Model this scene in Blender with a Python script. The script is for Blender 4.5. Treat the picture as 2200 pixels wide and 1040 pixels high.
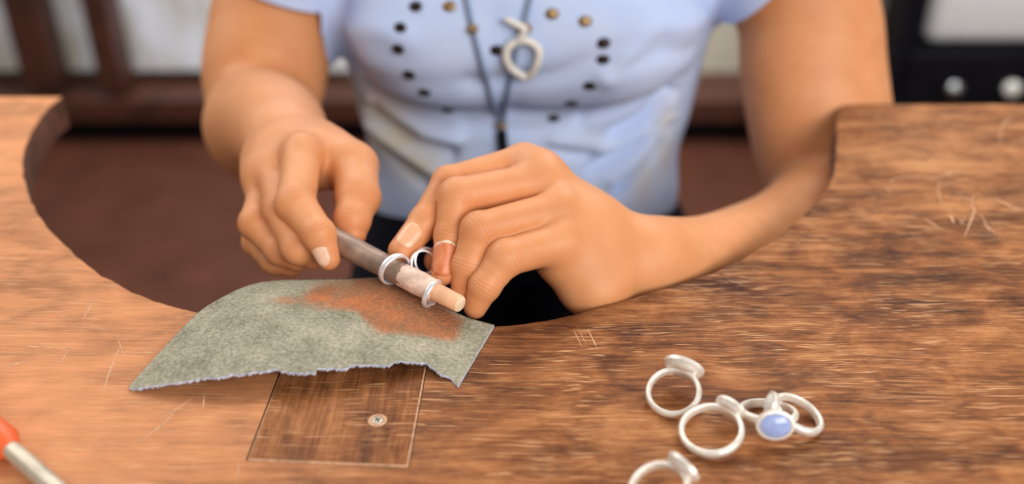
import bpy, bmesh, math, random
import numpy as np
from mathutils import Vector, Matrix

for o in list(bpy.data.objects):
    bpy.data.objects.remove(o)
random.seed(4)
S = bpy.context.scene
C = S.collection
R = math.radians

# ------------------------------------------------------------------ camera
# design space: centimetres, z = 0 on the bench top, x right, y away from the viewer
PITCH = R(29.2); CAMH = 27.3; FPX = 2000.0; BENCH = 90.0
sT, cT = math.sin(PITCH), math.cos(PITCH)
cam = bpy.data.cameras.new('camera'); co = bpy.data.objects.new('camera', cam); C.objects.link(co)
co.location = (0, 0, (BENCH + CAMH) / 100); co.rotation_euler = (math.pi/2 - PITCH, 0, 0)
cam.sensor_width = 36; cam.lens = 36 * FPX / 2200; cam.clip_start = .02
cam.dof.use_dof = True; cam.dof.focus_distance = .465; cam.dof.aperture_fstop = 3.2
S.camera = co
S.view_settings.view_transform = 'Standard'; S.view_settings.look = 'None'
S.view_settings.gamma = 1; S.view_settings.use_curve_mapping = False
S.view_settings.exposure = 0.0

w = bpy.data.worlds.new('world'); S.world = w; w.use_nodes = True
w.node_tree.nodes['Background'].inputs[0].default_value = (1, .96, .92, 1)
w.node_tree.nodes['Background'].inputs[1].default_value = .30
def area(name, loc, target, size, power, col=(1, 1, 1)):
    l = bpy.data.lights.new(name, 'AREA'); l.shape = 'RECTANGLE'; l.size, l.size_y = size
    l.energy = power; l.color = col
    o = bpy.data.objects.new(name, l); C.objects.link(o); o.location = loc
    o.rotation_euler = (Vector(target) - Vector(loc)).to_track_quat('-Z', 'Y').to_euler()
    return o
area('window_daylight', (-1.35, 1.05, 2.1), (0, .55, .9), (1.1, 1.0), 13, (1, .95, .88))
area('front_fill', (1.0, -1.05, 1.8), (.25, .75, .95), (1.5, .9), 38, (1, .95, .9))  # added fill lamp that brightens the arms and shirt from the front
area('ceiling_lamp', (.5, 1.45, 2.6), (.2, .6, .9), (1.2, 1.0), 13, (1, .97, .93))
area('back_fill', (.2, 2.2, 2.6), (.2, 2.6, .4), (3.0, .6), 66, (1, .98, .96))  # added lamp that brightens the back wall and the cabinet

# ------------------------------------------------------------------ helpers
def ray(px, py, d):                       # a picture point at a real depth (cm) -> design space
    v = (py - 520) / FPX
    return np.array([(px - 1100) / FPX * d, d * (cT - v * sT), CAMH - d * (sT + v * cT)])
def tab(px, py, z=0.0):                   # point on the horizontal plane z (cm)
    v = (py - 520) / FPX
    return ray(px, py, (CAMH - z) / (sT + v * cT))
def wp(p):                                # design space (cm) -> world (m)
    return Vector((p[0] / 100, p[1] / 100, (p[2] + BENCH) / 100))

def nt(name):
    m = bpy.data.materials.new(name); m.use_nodes = True
    return m, m.node_tree.nodes, m.node_tree.links, m.node_tree.nodes['Principled BSDF']
def ramp(N, stops):
    r = N.new('ShaderNodeValToRGB'); e = r.color_ramp.elements
    while len(e) < len(stops): e.new(.5)
    for i, (p, c) in enumerate(stops):
        e[i].position = p; e[i].color = (c[0], c[1], c[2], 1) if len(c) == 3 else c
    return r
def noise(N, L, vec, scale, detail=4, rough=.55, dist=0):
    n = N.new('ShaderNodeTexNoise'); n.inputs['Scale'].default_value = scale
    n.inputs['Detail'].default_value = detail; n.inputs['Roughness'].default_value = rough
    n.inputs['Distortion'].default_value = dist
    if vec is not None: L.new(vec, n.inputs['Vector'])
    return n
def mapping(N, L, vec, scale=(1, 1, 1), rot=(0, 0, 0), loc=(0, 0, 0)):
    m = N.new('ShaderNodeMapping'); m.inputs['Scale'].default_value = scale
    m.inputs['Rotation'].default_value = rot; m.inputs['Location'].default_value = loc
    L.new(vec, m.inputs['Vector']); return m.outputs[0]
def mix(N, L, fac, a, b, mode='MIX'):
    m = N.new('ShaderNodeMix'); m.data_type = 'RGBA'; m.blend_type = mode
    for sock, v in ((m.inputs[0], fac), (m.inputs[6], a), (m.inputs[7], b)):
        if hasattr(v, 'links'): L.new(v, sock)
        elif isinstance(v, (int, float)): sock.default_value = v
        else: sock.default_value = (v[0], v[1], v[2], 1)
    return m.outputs[2]
def math_n(N, L, op, a, b=None):
    m = N.new('ShaderNodeMath'); m.operation = op
    for i, v in enumerate((a, b)):
        if v is None: continue
        if hasattr(v, 'links'): L.new(v, m.inputs[i])
        else: m.inputs[i].default_value = v
    return m.outputs[0]
def bump(N, L, height, strength, dist, out):
    b = N.new('ShaderNodeBump'); b.inputs['Strength'].default_value = strength
    b.inputs['Distance'].default_value = dist; L.new(height, b.inputs['Height'])
    L.new(b.outputs[0], out.inputs['Normal']); return b
def plain(name, col, rough=.5, metal=0, var=.12, scale=60, bstr=.05):
    m, N, L, B = nt(name)
    tc = N.new('ShaderNodeTexCoord'); n = noise(N, L, tc.outputs['Object'], scale)
    a = tuple(c * (1 - var) for c in col); b = tuple(min(1, c * (1 + var)) for c in col)
    r = ramp(N, [(.3, a), (.7, b)]); L.new(n.outputs[0], r.inputs[0]); L.new(r.outputs[0], B.inputs['Base Color'])
    B.inputs['Roughness'].default_value = rough; B.inputs['Metallic'].default_value = metal
    if bstr: bump(N, L, n.outputs[0], bstr, .002, B)
    return m

def wood(name, cols, axis=0, scratch=1.0, rough=.42, tint=None):
    m, N, L, B = nt(name)
    g = N.new('ShaderNodeNewGeometry'); W = g.outputs['Position']
    P = mapping(N, L, W, rot=(0, 0, R(90))) if axis == 1 else W
    wn = noise(N, L, W, 22, 2)
    def warp(v, amt):
        a = N.new('ShaderNodeVectorMath'); a.operation = 'MULTIPLY_ADD'; L.new(wn.outputs['Color'], a.inputs[0])
        a.inputs[1].default_value = (amt, amt, 0); L.new(v, a.inputs[2]); return a.outputs[0]
    n1 = noise(N, L, mapping(N, L, warp(P, .006), scale=(9, 110, 110)), 1.0, 5, .65)
    n2 = noise(N, L, mapping(N, L, warp(P, .004), scale=(30, 650, 650)), 1.0, 4, .65)
    n3 = noise(N, L, mapping(N, L, P, scale=(26, 42, 42)), 1.0, 6, .68, .5)
    n4 = noise(N, L, mapping(N, L, W, scale=(4, 7, 7)), 1.0, 3, .5)
    f = None
    for n, k in ((n1, .7), (n2, .65), (n3, 1.15), (n4, .9)):
        t = math_n(N, L, 'MULTIPLY', math_n(N, L, 'SUBTRACT', n.outputs[0], .5), k); f = t if f is None else math_n(N, L, 'ADD', f, t)
    f = math_n(N, L, 'ADD', math_n(N, L, 'MULTIPLY', f, 1.25), .5)
    r = ramp(N, [(.14, cols[0]), (.40, cols[1]), (.62, cols[2]), (.90, cols[3])]); L.new(f, r.inputs[0]); col = r.outputs[0]
    bl = noise(N, L, mapping(N, L, warp(P, .01), scale=(34, 75, 75), loc=(3, 1, 0)), 1.0, 5, .65)
    br = ramp(N, [(.60, (0, 0, 0)), (.70, (1, 1, 1))]); L.new(bl.outputs[0], br.inputs[0])
    col = mix(N, L, math_n(N, L, 'MULTIPLY', br.outputs[0], .48), col, cols[0])
    if tint:   # paler wood plus painted light sheen towards the left arm of the bench
        sx = N.new('ShaderNodeSeparateXYZ'); L.new(W, sx.inputs[0])
        mr = N.new('ShaderNodeMapRange'); mr.interpolation_type = 'SMOOTHSTEP'
        mr.inputs[1].default_value = .05; mr.inputs[2].default_value = -.22; L.new(sx.outputs[0], mr.inputs[0])
        tr_ = ramp(N, [(.1, tuple(c * .62 for c in tint)), (.5, tint), (.95, tuple(c * 1.25 for c in tint))]); L.new(f, tr_.inputs[0])
        fac = math_n(N, L, 'MULTIPLY', mr.outputs[0], math_n(N, L, 'ADD', math_n(N, L, 'MULTIPLY', n4.outputs[0], .9), .38)); 
        fac = math_n(N, L, 'MINIMUM', fac, .92)
        col = mix(N, L, fac, col, tr_.outputs[0])
    hs = None
    for k, (ang, ln, wd, thr, dens) in enumerate(((3, 26, 1000, .69, .56), (62, 40, 1100, .625, .49), (-52, 44, 1000, .635, .50), (84, 30, 900, .64, .49),
                                                  (28, 34, 1200, .635, .49), (-24, 50, 900, .66, .53), (105, 60, 1000, .63, .51))):
        v = mapping(N, L, warp(W, .007), scale=(ln, wd, 1), rot=(0, 0, R(ang)), loc=(k * 3.7, k * 1.9, 0))
        nn = noise(N, L, v, 1.0, 1, .5)
        rr = ramp(N, [(thr, (0, 0, 0)), (thr + .06, (1, 1, 1))]); L.new(nn.outputs[0], rr.inputs[0])
        msk = noise(N, L, mapping(N, L, W, loc=(k * 5, 2, 1)), 22, 3)
        mr2 = ramp(N, [(dens, (0, 0, 0)), (dens + .1, (1, 1, 1))]); L.new(msk.outputs[0], mr2.inputs[0])
        h = math_n(N, L, 'MULTIPLY', rr.outputs[0], mr2.outputs[0])
        hs = h if hs is None else math_n(N, L, 'MAXIMUM', hs, h)
    col = mix(N, L, math_n(N, L, 'MULTIPLY', hs, .75 * scratch), col, cols[4])
    L.new(col, B.inputs['Base Color'])
    rv = ramp(N, [(.3, (rough - .06,) * 3), (.75, (rough + .14,) * 3)]); L.new(n3.outputs[0], rv.inputs[0])
    L.new(rv.outputs[0], B.inputs['Roughness']); B.inputs['Specular IOR Level'].default_value = .08
    hh = math_n(N, L, 'SUBTRACT', math_n(N, L, 'ADD', n2.outputs[0], n1.outputs[0]), math_n(N, L, 'MULTIPLY', hs, .5))
    bump(N, L, hh, .25, .0005, B)
    return m

def link(o): C.objects.link(o); return o
def smooth(me, ang=None):
    me.polygons.foreach_set('use_smooth', [True] * len(me.polygons)); me.update()
def obj(name, bm, mat, parent=None, sm=True, sharp=None):
    me = bpy.data.meshes.new(name); bmesh.ops.recalc_face_normals(bm, faces=bm.faces[:]); bm.to_mesh(me); bm.free()
    for m in (mat if isinstance(mat, (list, tuple)) else [mat]): me.materials.append(m)
    if sm:
        smooth(me)
        if sharp: me.set_sharp_from_angle(angle=R(sharp))
    o = link(bpy.data.objects.new(name, me))
    if parent: o.parent = parent; o.matrix_parent_inverse = parent.matrix_world.inverted()
    return o
def raw(name, verts, faces, mat, parent=None, sm=True):
    me = bpy.data.meshes.new(name); me.from_pydata([tuple(v) for v in verts], [], [tuple(int(i) for i in f) for f in faces])
    for m in (mat if isinstance(mat, (list, tuple)) else [mat]): me.materials.append(m)
    if sm: smooth(me)
    o = link(bpy.data.objects.new(name, me))
    if parent: o.parent = parent; o.matrix_parent_inverse = parent.matrix_world.inverted()
    return o
def thing(name, label, cat, loc, group=None):
    o = link(bpy.data.objects.new(name, None)); o.location = loc; o.empty_display_size = .02
    tag(o, label, cat, group); bpy.context.view_layer.update(); return o
def tag(o, label, cat, group=None):
    o['label'] = label; o['category'] = cat
    if group: o['group'] = group
def struct(o): o['kind'] = 'structure'; return o
def box(bm, lo, hi, bev=0):
    g = bmesh.ops.create_cube(bm, size=1)
    for v in g['verts']:
        v.co = Vector([(lo[i] + hi[i]) / 2 + v.co[i] * (hi[i] - lo[i]) for i in range(3)])
    if bev:
        es = list({e for v in g['verts'] for e in v.link_edges})
        bmesh.ops.bevel(bm, geom=es, offset=bev, segments=2, affect='EDGES', profile=.5)
def frame(axis):
    a = Vector(axis).normalized(); t = Vector((0, 0, 1)) if abs(a.z) < .9 else Vector((1, 0, 0))
    u = a.cross(t).normalized(); return a, u, a.cross(u).normalized()
def lathe(bm, o, axis, prof, n=40, cap=True):
    """profile [(s, r)] along axis from o (metres); closed ends when r -> 0 or cap"""
    a, u, v = frame(axis); o = Vector(o); rings = []
    for s, r in prof:
        if r < 1e-6: rings.append([bm.verts.new(o + a * s)])
        else: rings.append([bm.verts.new(o + a * s + (u * math.cos(2*math.pi*i/n) + v * math.sin(2*math.pi*i/n)) * r) for i in range(n)])
    for A, B in zip(rings, rings[1:]):
        for i in range(n):
            j = (i + 1) % n
            if len(A) == 1 and len(B) == 1: continue
            if len(A) == 1: bm.faces.new((A[0], B[i], B[j]))
            elif len(B) == 1: bm.faces.new((A[i], A[j], B[0]))
            else: bm.faces.new((A[i], A[j], B[j], B[i]))
    if cap:
        for r in (rings[0], rings[-1]):
            if len(r) > 2: bm.faces.new(r)
def tube(bm, pts, rads, n=12):
    pts = [Vector(p) for p in pts]; rings = []
    if not hasattr(rads, '__len__'): rads = [rads] * len(pts)
    _, u, v = frame(pts[1] - pts[0])
    for i, p in enumerate(pts):
        t = (pts[min(i+1, len(pts)-1)] - pts[max(i-1, 0)]).normalized()
        u = (u - t * u.dot(t)).normalized(); v = t.cross(u)
        rings.append([bm.verts.new(p + (u * math.cos(2*math.pi*k/n) + v * math.sin(2*math.pi*k/n)) * rads[i]) for k in range(n)])
    for A, B in zip(rings, rings[1:]):
        for i in range(n): bm.faces.new((A[i], A[(i+1) % n], B[(i+1) % n], B[i]))
    bm.faces.new(rings[0]); bm.faces.new(rings[-1])
def spline(pts, n):
    """Catmull-Rom through pts (any dimension), n samples in all"""
    P = np.array(pts, float); P = np.vstack([2*P[0]-P[1], P, 2*P[-1]-P[-2]]); out = []
    for t in np.linspace(0, len(pts) - 1 - 1e-9, n):
        i = int(t); f = t - i; a, b, c, d = P[i:i+4]
        out.append(.5*((2*b) + (c-a)*f + (2*a-5*b+4*c-d)*f*f + (3*b-a-3*c+d)*f**3))
    return np.array(out)

# ------------------------------------------------------------------ implicit surfaces (one continuous skin)
class Cone:
    def __init__(s, a, b, ra, rb):
        s.a, s.b, s.ra, s.rb = np.array(a, float), np.array(b, float), ra, rb
        m = max(ra, rb); s.lo = np.minimum(s.a, s.b) - m; s.hi = np.maximum(s.a, s.b) + m
    def f(s, P, lo=None, hi=None):
        ba = s.b - s.a; q = P - s.a
        t = np.clip(q @ ba / max(ba @ ba, 1e-9), 0, 1)
        q = q - t[:, None] * ba
        return np.sqrt((q * q).sum(1)) - (s.ra + (s.rb - s.ra) * t)
class Ell:
    def __init__(s, c, r, rot=None):
        s.c, s.r = np.array(c, float), np.array(r, float); s.M = np.eye(3) if rot is None else np.array(rot)
        m = s.r.max(); s.lo, s.hi = s.c - m, s.c + m
    def f(s, P, lo=None, hi=None):
        q = (P - s.c) @ s.M; k0 = np.sqrt(((q / s.r) ** 2).sum(1)); k1 = np.sqrt(((q / s.r ** 2) ** 2).sum(1))
        return k0 * (k0 - 1) / np.maximum(k1, 1e-6)
class U:
    def __init__(s, k, *ch):
        s.k, s.ch = k, ch; s.lo = np.min([c.lo for c in ch], 0); s.hi = np.max([c.hi for c in ch], 0)
    def f(s, P, lo=None, hi=None):
        out = None
        for c in s.ch:
            if lo is not None and (np.maximum(np.maximum(c.lo - hi, lo - c.hi), 0) > s.k * 1.7 + 1.0).any(): continue
            d = c.f(P, lo, hi)
            if out is None: out = d
            elif s.k <= 0: out = np.minimum(out, d)
            else:
                h = np.maximum(s.k - np.abs(out - d), 0) / s.k; out = np.minimum(out, d) - h * h * s.k * .25
        return np.full(len(P), 9.0) if out is None else out
def chain(pts, rad, k=.25):
    return U(k, *[Cone(pts[i], pts[i+1], rad[i], rad[i+1]) for i in range(len(pts) - 1)])

def polygonise(F, h, B=8):
    lo, hi = F.lo - 1.0, F.hi + 1.0; bs = B * h
    nb = np.ceil((hi - lo) / bs).astype(int)
    idx = np.stack(np.meshgrid(*[np.arange(n) for n in nb], indexing='ij'), -1).reshape(-1, 3)
    keep = []
    for ch in np.array_split(idx, max(1, len(idx) // 40000)):
        P = lo + (ch + .5) * bs; keep.append(np.abs(F.f(P)) < bs * 1.05 + .25)
    idx = idx[np.concatenate(keep)]
    r = np.arange(-1, B + 1); loc = np.stack(np.meshgrid(r, r, r, indexing='ij'), -1).reshape(-1, 3); n = B + 2
    V = {}; keys_all, pos_all, quads_all = [], [], []
    base = (nb * B + 4).astype(np.int64)
    def key(g): return ((g[..., 0] + 2) * base[1] + g[..., 1] + 2) * base[2] + g[..., 2] + 2
    corners = np.array([[i, j, k] for i in (0, 1) for j in (0, 1) for k in (0, 1)])
    edges = [(a, b) for a in range(8) for b in range(a + 1, 8) if np.abs(corners[a] - corners[b]).sum() == 1]
    for b in idx:
        P = lo + (b * B + loc) * h
        D = F.f(P, P.min(0), P.max(0))
        if D.min() > 0 or D.max() < 0: continue
        D = D.reshape(n, n, n); m = n - 1
        cv = np.stack([D[i:i+m, j:j+m, k:k+m] for i, j, k in corners], -1).reshape(-1, 8)
        ins = cv < 0; act = ins.any(1) & ~ins.all(1); ci = np.nonzero(act)[0]
        if len(ci) == 0: continue
        c = cv[ci]; acc = np.zeros((len(ci), 3)); cnt = np.zeros(len(ci))
        for a, e in edges:
            x = (c[:, a] < 0) != (c[:, e] < 0)
            t = np.where(x, c[:, a] / np.where(np.abs(c[:, a] - c[:, e]) < 1e-9, 1, c[:, a] - c[:, e]), 0)
            acc += np.where(x[:, None], corners[a] + t[:, None] * (corners[e] - corners[a]), 0); cnt += x
        cell = np.stack(np.unravel_index(ci, (m, m, m)), -1) - 1
        g = b * B + cell
        keys_all.append(key(g)); pos_all.append(lo + (g + acc / cnt[:, None]) * h)
        I = D < 0
        for ax in range(3):
            s0 = [slice(1, B + 1)] * 3; s1 = list(s0); s1[ax] = slice(2, B + 2)
            x0, x1 = I[tuple(s0)], I[tuple(s1)]
            e = np.argwhere(x0 != x1)
            if len(e) == 0: continue
            sg = x0[tuple(e.T)]; G = b * B + e
            u, v = (ax + 1) % 3, (ax + 2) % 3; du = np.zeros(3, int); dv = np.zeros(3, int); du[u] = 1; dv[v] = 1
            q = np.stack([key(G - du - dv), key(G - dv), key(G), key(G - du)], 1)
            q[~sg] = q[~sg][:, ::-1]; quads_all.append(q)
    K = np.concatenate(keys_all); Pp = np.concatenate(pos_all); Q = np.concatenate(quads_all)
    uk, ui = np.unique(K, return_index=True); Vp = Pp[ui]
    Qi = np.searchsorted(uk, Q)
    # pull vertices on to the surface, block by block
    blk = np.floor((Vp - lo) / (bs * 2)).astype(np.int64); bk = (blk[:, 0] * 4096 + blk[:, 1]) * 4096 + blk[:, 2]
    order = np.argsort(bk, kind='stable'); cuts = np.nonzero(np.diff(bk[order]))[0] + 1
    e = .03
    for grp in np.split(order, cuts):
        for it in range(2):
            p = Vp[grp]; l, u = p.min(0) - .1, p.max(0) + .1
            d = F.f(p, l, u)
            gr = np.stack([F.f(p + np.eye(3)[i] * e, l, u) - F.f(p - np.eye(3)[i] * e, l, u) for i in range(3)], 1) / (2 * e)
            gg = (gr * gr).sum(1); st = np.clip(d / np.maximum(gg, .15), -h, h)
            Vp[grp] = p - gr * st[:, None] * .8
    return Vp, Qi

# ------------------------------------------------------------------ materials
WOOD_R = [(.058, .018, .008), (.175, .061, .021), (.33, .126, .044), (.52, .235, .092), (.72, .40, .20)]
M_bench = wood('bench wood', WOOD_R, 0, 1.0, .46, tint=(.62, .27, .125))
M_pin = wood('pin wood', [(.085, .029, .012), (.18, .064, .023), (.28, .107, .039), (.45, .19, .075), (.72, .40, .20)], 1, 1.0, .42)
M_edge = plain('pale worn wood edge', (.62, .36, .21), .7, 0, .35, 300)
M_side = plain('dark end grain', (.10, .035, .02), .6, 0, .5, 40, .3)
M_dark = plain('dark red brown wood', (.075, .022, .012), .5, 0, .4, 14)
M_floor = plain('brown floorboards', (.095, .032, .019), .55, 0, .2, 9)
M_wall = plain('cream plaster', (.62, .58, .47), .8, 0, .08, 6)
M_black = plain('black enamel', (.003, .003, .007), .6, 0, .3, 20)
M_steel = plain('brushed steel', (.45, .46, .48), .3, 1, .1, 80)
M_white = plain('bright white', (.93, .94, .97), .45, 0, .05, 30)
M_trouser = plain('black trousers', (.003, .003, .008), 1.0, 0, .3, 200, .2)
for m_ in (M_black, M_trouser, M_floor): m_.node_tree.nodes['Principled BSDF'].inputs['Specular IOR Level'].default_value = .15
M_silver = plain('unpolished silver', (.87, .82, .74), .38, .45, .10, 420, .12)
M_shine = plain('polished silver', (.92, .92, .95), .30, .6, .05, 300, .03)
M_cord = plain('grey blue cord', (.21, .28, .42), .7, 0, .2, 400, .2)
M_stud = plain('dark bronze stud', (.028, .018, .016), .3, .6, .3, 200)
M_gold = plain('antique gold metal', (.32, .21, .10), .35, .7, .3, 200)
M_horn = plain('creamy white shell', (.80, .79, .74), .45, 0, .1, 150)
M_orange = plain('orange plastic', (.78, .13, .03), .4, 0, .08, 60)
M_rod = plain('dull grey metal rod', (.56, .50, .40), .4, .35, .2, 90, .1)
M_shaft = plain('grey brown mandrel', (.30, .205, .155), .42, .25, .35, 90, .12)
M_dowel = plain('bare wooden dowel', (.80, .45, .26), .55, 0, .2, 120, .1)
M_dowelend = plain('cut dowel end', (.88, .66, .46), .7, 0, .12, 200, .1)
M_tape = plain('pink white tape', (.80, .56, .45), .5, 0, .28, 130, .5)

m, N, L, B = nt('blue stone'); M_stone = m
tc = N.new('ShaderNodeTexCoord'); n = noise(N, L, tc.outputs['Object'], 260, 3)
r = ramp(N, [(.3, (.30, .40, .76)), (.75, (.48, .58, .88))]); L.new(n.outputs[0], r.inputs[0]); L.new(r.outputs[0], B.inputs[0])
B.inputs['Roughness'].default_value = .12; B.inputs['Subsurface Weight'].default_value = .15
B.inputs['Subsurface Radius'].default_value = (.001, .001, .002)

m, N, L, B = nt('skin'); M_skin = m
at = N.new('ShaderNodeAttribute'); at.attribute_name = 'flush'
al = N.new('ShaderNodeAttribute'); al.attribute_name = 'along'
am = N.new('ShaderNodeAttribute'); am.attribute_name = 'fold'
g = N.new('ShaderNodeNewGeometry')
n1 = noise(N, L, g.outputs['Position'], 45, 4); n2 = noise(N, L, g.outputs['Position'], 900, 3)
r = ramp(N, [(.3, (.68, .285, .115)), (.7, (.76, .345, .155))]); L.new(n1.outputs[0], r.inputs[0])
col = mix(N, L, at.outputs['Fac'], r.outputs[0], (.70, .20, .075))
wv = N.new('ShaderNodeMath'); wv.operation = 'SINE'
dn = noise(N, L, g.outputs['Position'], 260, 3)
ph = math_n(N, L, 'ADD', math_n(N, L, 'MULTIPLY', al.outputs['Fac'], 30), math_n(N, L, 'MULTIPLY', dn.outputs[0], 7))
L.new(ph, wv.inputs[0])
cr = ramp(N, [(.0, (1, 1, 1)), (.45, (0, 0, 0))])
L.new(math_n(N, L, 'ADD', math_n(N, L, 'MULTIPLY', wv.outputs[0], .5), .5), cr.inputs[0])
cre = math_n(N, L, 'MULTIPLY', cr.outputs[0], am.outputs['Fac'])
col = mix(N, L, math_n(N, L, 'MULTIPLY', cre, .22), col, (.42, .14, .06))
L.new(col, B.inputs['Base Color'])
B.inputs['Roughness'].default_value = .48; B.inputs['Specular IOR Level'].default_value = .38
B.inputs['Subsurface Weight'].default_value = .18; B.inputs['Subsurface Radius'].default_value = (.006, .0025, .0012)
B.inputs['Subsurface Scale'].default_value = 1.0
hh = math_n(N, L, 'SUBTRACT', math_n(N, L, 'MULTIPLY', n2.outputs[0], .25), math_n(N, L, 'MULTIPLY', cre, .45))
bump(N, L, hh, .35, .0008, B)

m, N, L, B = nt('nail'); M_nail = m
tc = N.new('ShaderNodeTexCoord'); n = noise(N, L, tc.outputs['Object'], 200, 2)
r = ramp(N, [(.3, (.84, .50, .34)), (.7, (.90, .58, .42))]); L.new(n.outputs[0], r.inputs[0]); L.new(r.outputs[0], B.inputs[0])
B.inputs['Roughness'].default_value = .22
m, N, L, B = nt('flushed nail'); M_nailred = m
tc = N.new('ShaderNodeTexCoord'); n = noise(N, L, tc.outputs['Object'], 200, 2)
r = ramp(N, [(.3, (.62, .17, .065)), (.7, (.74, .27, .12))]); L.new(n.outputs[0], r.inputs[0]); L.new(r.outputs[0], B.inputs[0])
B.inputs['Roughness'].default_value = .38
M_nailskin = plain('nail close to the skin colour', (.84, .46, .27), .25, 0, .06, 200, 0)
M_nailedge = plain('nail free edge', (.90, .76, .62), .3, 0, .05, 100, 0)

m, N, L, B = nt('blue jersey'); M_shirt = m
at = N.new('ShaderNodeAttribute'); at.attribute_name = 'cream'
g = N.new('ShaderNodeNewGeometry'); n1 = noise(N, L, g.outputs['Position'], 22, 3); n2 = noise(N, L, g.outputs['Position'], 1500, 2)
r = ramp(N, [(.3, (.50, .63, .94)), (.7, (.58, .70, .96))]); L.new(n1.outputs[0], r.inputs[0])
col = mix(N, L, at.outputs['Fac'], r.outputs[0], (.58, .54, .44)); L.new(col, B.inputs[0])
B.inputs['Roughness'].default_value = .85; B.inputs['Specular IOR Level'].default_value = .15; bump(N, L, n2.outputs[0], .15, .0005, B)

m, N, L, B = nt('grey green suede'); M_suede = m
at = N.new('ShaderNodeAttribute'); at.attribute_name = 'stain'
a2 = N.new('ShaderNodeAttribute'); a2.attribute_name = 'umber'
g = N.new('ShaderNodeNewGeometry'); n1 = noise(N, L, g.outputs['Position'], 60, 5, .6); n2 = noise(N, L, g.outputs['Position'], 520, 5, .7)
f = math_n(N, L, 'ADD', math_n(N, L, 'MULTIPLY', n1.outputs[0], .4), math_n(N, L, 'MULTIPLY', n2.outputs[0], .6))
r = ramp(N, [(.30, (.13, .13, .10)), (.44, (.29, .28, .205)), (.58, (.45, .425, .32)), (.72, (.68, .60, .48))]); L.new(f, r.inputs[0])
sb = ramp(N, [(.36, (.25, .25, .25)), (.60, (1, 1, 1))]); L.new(n1.outputs[0], sb.inputs[0])
st = math_n(N, L, 'MULTIPLY', at.outputs['Fac'], sb.outputs[0])
ub = ramp(N, [(.34, (.62, .62, .62)), (.52, (1, 1, 1))]); L.new(n2.outputs[0], ub.inputs[0])
ua = math_n(N, L, 'ADD', math_n(N, L, 'MULTIPLY', a2.outputs['Fac'], 1.5), math_n(N, L, 'MULTIPLY', math_n(N, L, 'SUBTRACT', n1.outputs[0], .5), 1.6))
uc = N.new('ShaderNodeClamp'); L.new(math_n(N, L, 'SUBTRACT', ua, .35), uc.inputs[0])
um = math_n(N, L, 'MULTIPLY', uc.outputs[0], ub.outputs[0])
rs = ramp(N, [(.3, (.42, .125, .045)), (.7, (.72, .26, .11))]); L.new(n2.outputs[0], rs.inputs[0])
ru = ramp(N, [(.3, (.20, .078, .033)), (.7, (.50, .225, .115))]); L.new(n2.outputs[0], ru.inputs[0])
col = mix(N, L, um, r.outputs[0], ru.outputs[0]); col = mix(N, L, st, col, rs.outputs[0]); L.new(col, B.inputs[0])
B.inputs['Roughness'].default_value = .95; B.inputs['Specular IOR Level'].default_value = .1
vo = N.new('ShaderNodeTexVoronoi'); vo.inputs['Scale'].default_value = 420; L.new(g.outputs['Position'], vo.inputs['Vector'])
bump(N, L, math_n(N, L, 'ADD', n2.outputs[0], math_n(N, L, 'MULTIPLY', vo.outputs[0], .7)), .7, .0014, B)
M_suedeedge = plain('suede edge with painted rim light', (.50, .54, .66), .9, 0, .4, 500, .5)  # raw suede edge, with the bluish light on it painted into the colour

# ------------------------------------------------------------------ setting
def slab(name, lo, hi, mat, bev=0):
    bm = bmesh.new(); box(bm, lo, hi, bev); return struct(obj(name, bm, mat, None, False))
slab('floor', (-4, -1.2, -.05), (4, 3.2, 0), M_floor)
slab('wall_back', (-4, 3.0, 0), (4, 3.12, 2.8), M_wall)
slab('toe_kick_shadow_back', (-3.2, 2.79, 0), (1.6, 2.999, .075), M_black)  # black board paints the shadow of the toe-kick gap under the rail
slab('trim_1', (-3.2, 2.73, .075), (1.6, 2.999, .150), M_dark, .006)
slab('trim_2', (-1.51, 2.74, .172), (-1.405, 2.85, 2.3), M_dark, .006)
slab('trim_3', (-1.275, 2.74, .172), (-1.20, 2.85, 2.3), M_dark, .006)
m, N, L, B = nt('backlit pane')
g = N.new('ShaderNodeNewGeometry'); n = noise(N, L, mapping(N, L, g.outputs['Position'], scale=(7, 1, 2.2)), 1.5, 2)
r = ramp(N, [(.35, (.50, .46, .36)), (.65, (.85, .90, 1.0))]); L.new(n.outputs[0], r.inputs[0])
L.new(r.outputs[0], B.inputs['Base Color']); L.new(r.outputs[0], B.inputs['Emission Color'])
B.inputs['Emission Strength'].default_value = .12; B.inputs['Roughness'].default_value = .3
M_pane = m
wn = slab('window_1', (-2.1, 2.90, .19), (-.5, 2.93, 2.2), M_pane)
# dark tool cabinet on the right
cb = thing('tool_cabinet', 'black metal tool cabinet with steel drawer knobs behind the right bench arm', 'cabinet', (1.2, 2.2, 0))
bm = bmesh.new(); box(bm, (.87, 2.03, 0), (1.75, 2.5, .535), .008); obj('body', bm, M_black, cb, False)
bm = bmesh.new(); box(bm, (.87, 2.03, .535), (.915, 2.5, 1.3), .008); box(bm, (.915, 2.46, .535), (1.75, 2.5, 1.3), .004); obj('shelf_side', bm, M_black, cb, False)
for r_ in range(3):
    for c_ in range(2):
        bm = bmesh.new(); x0 = .89 + c_ * .43; z0 = .37 - r_ * .17
        box(bm, (x0, 2.01, z0), (x0 + .41, 2.03, z0 + .155), .005); d = obj('drawer', bm, M_black, cb, False)
        for q in range(2):
            bm = bmesh.new(); p = (x0 + .10 + q * .13, 2.01, z0 + .085)
            lathe(bm, p, (0, -1, 0), [(0, .008), (.012, .008), (.016, .017), (.028, .019), (.036, .012), (.038, 0)], 20); obj('knob', bm, M_steel if (q + c_) % 2 == 0 else M_horn, d)  # alternate knobs are white, painting in the highlight on chrome
tb = thing('bright_block', 'bright white block standing in for bright window light on the black tool cabinet', 'box', (1.3, 2.2, .535))  # white block added in place of a bright window patch
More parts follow.
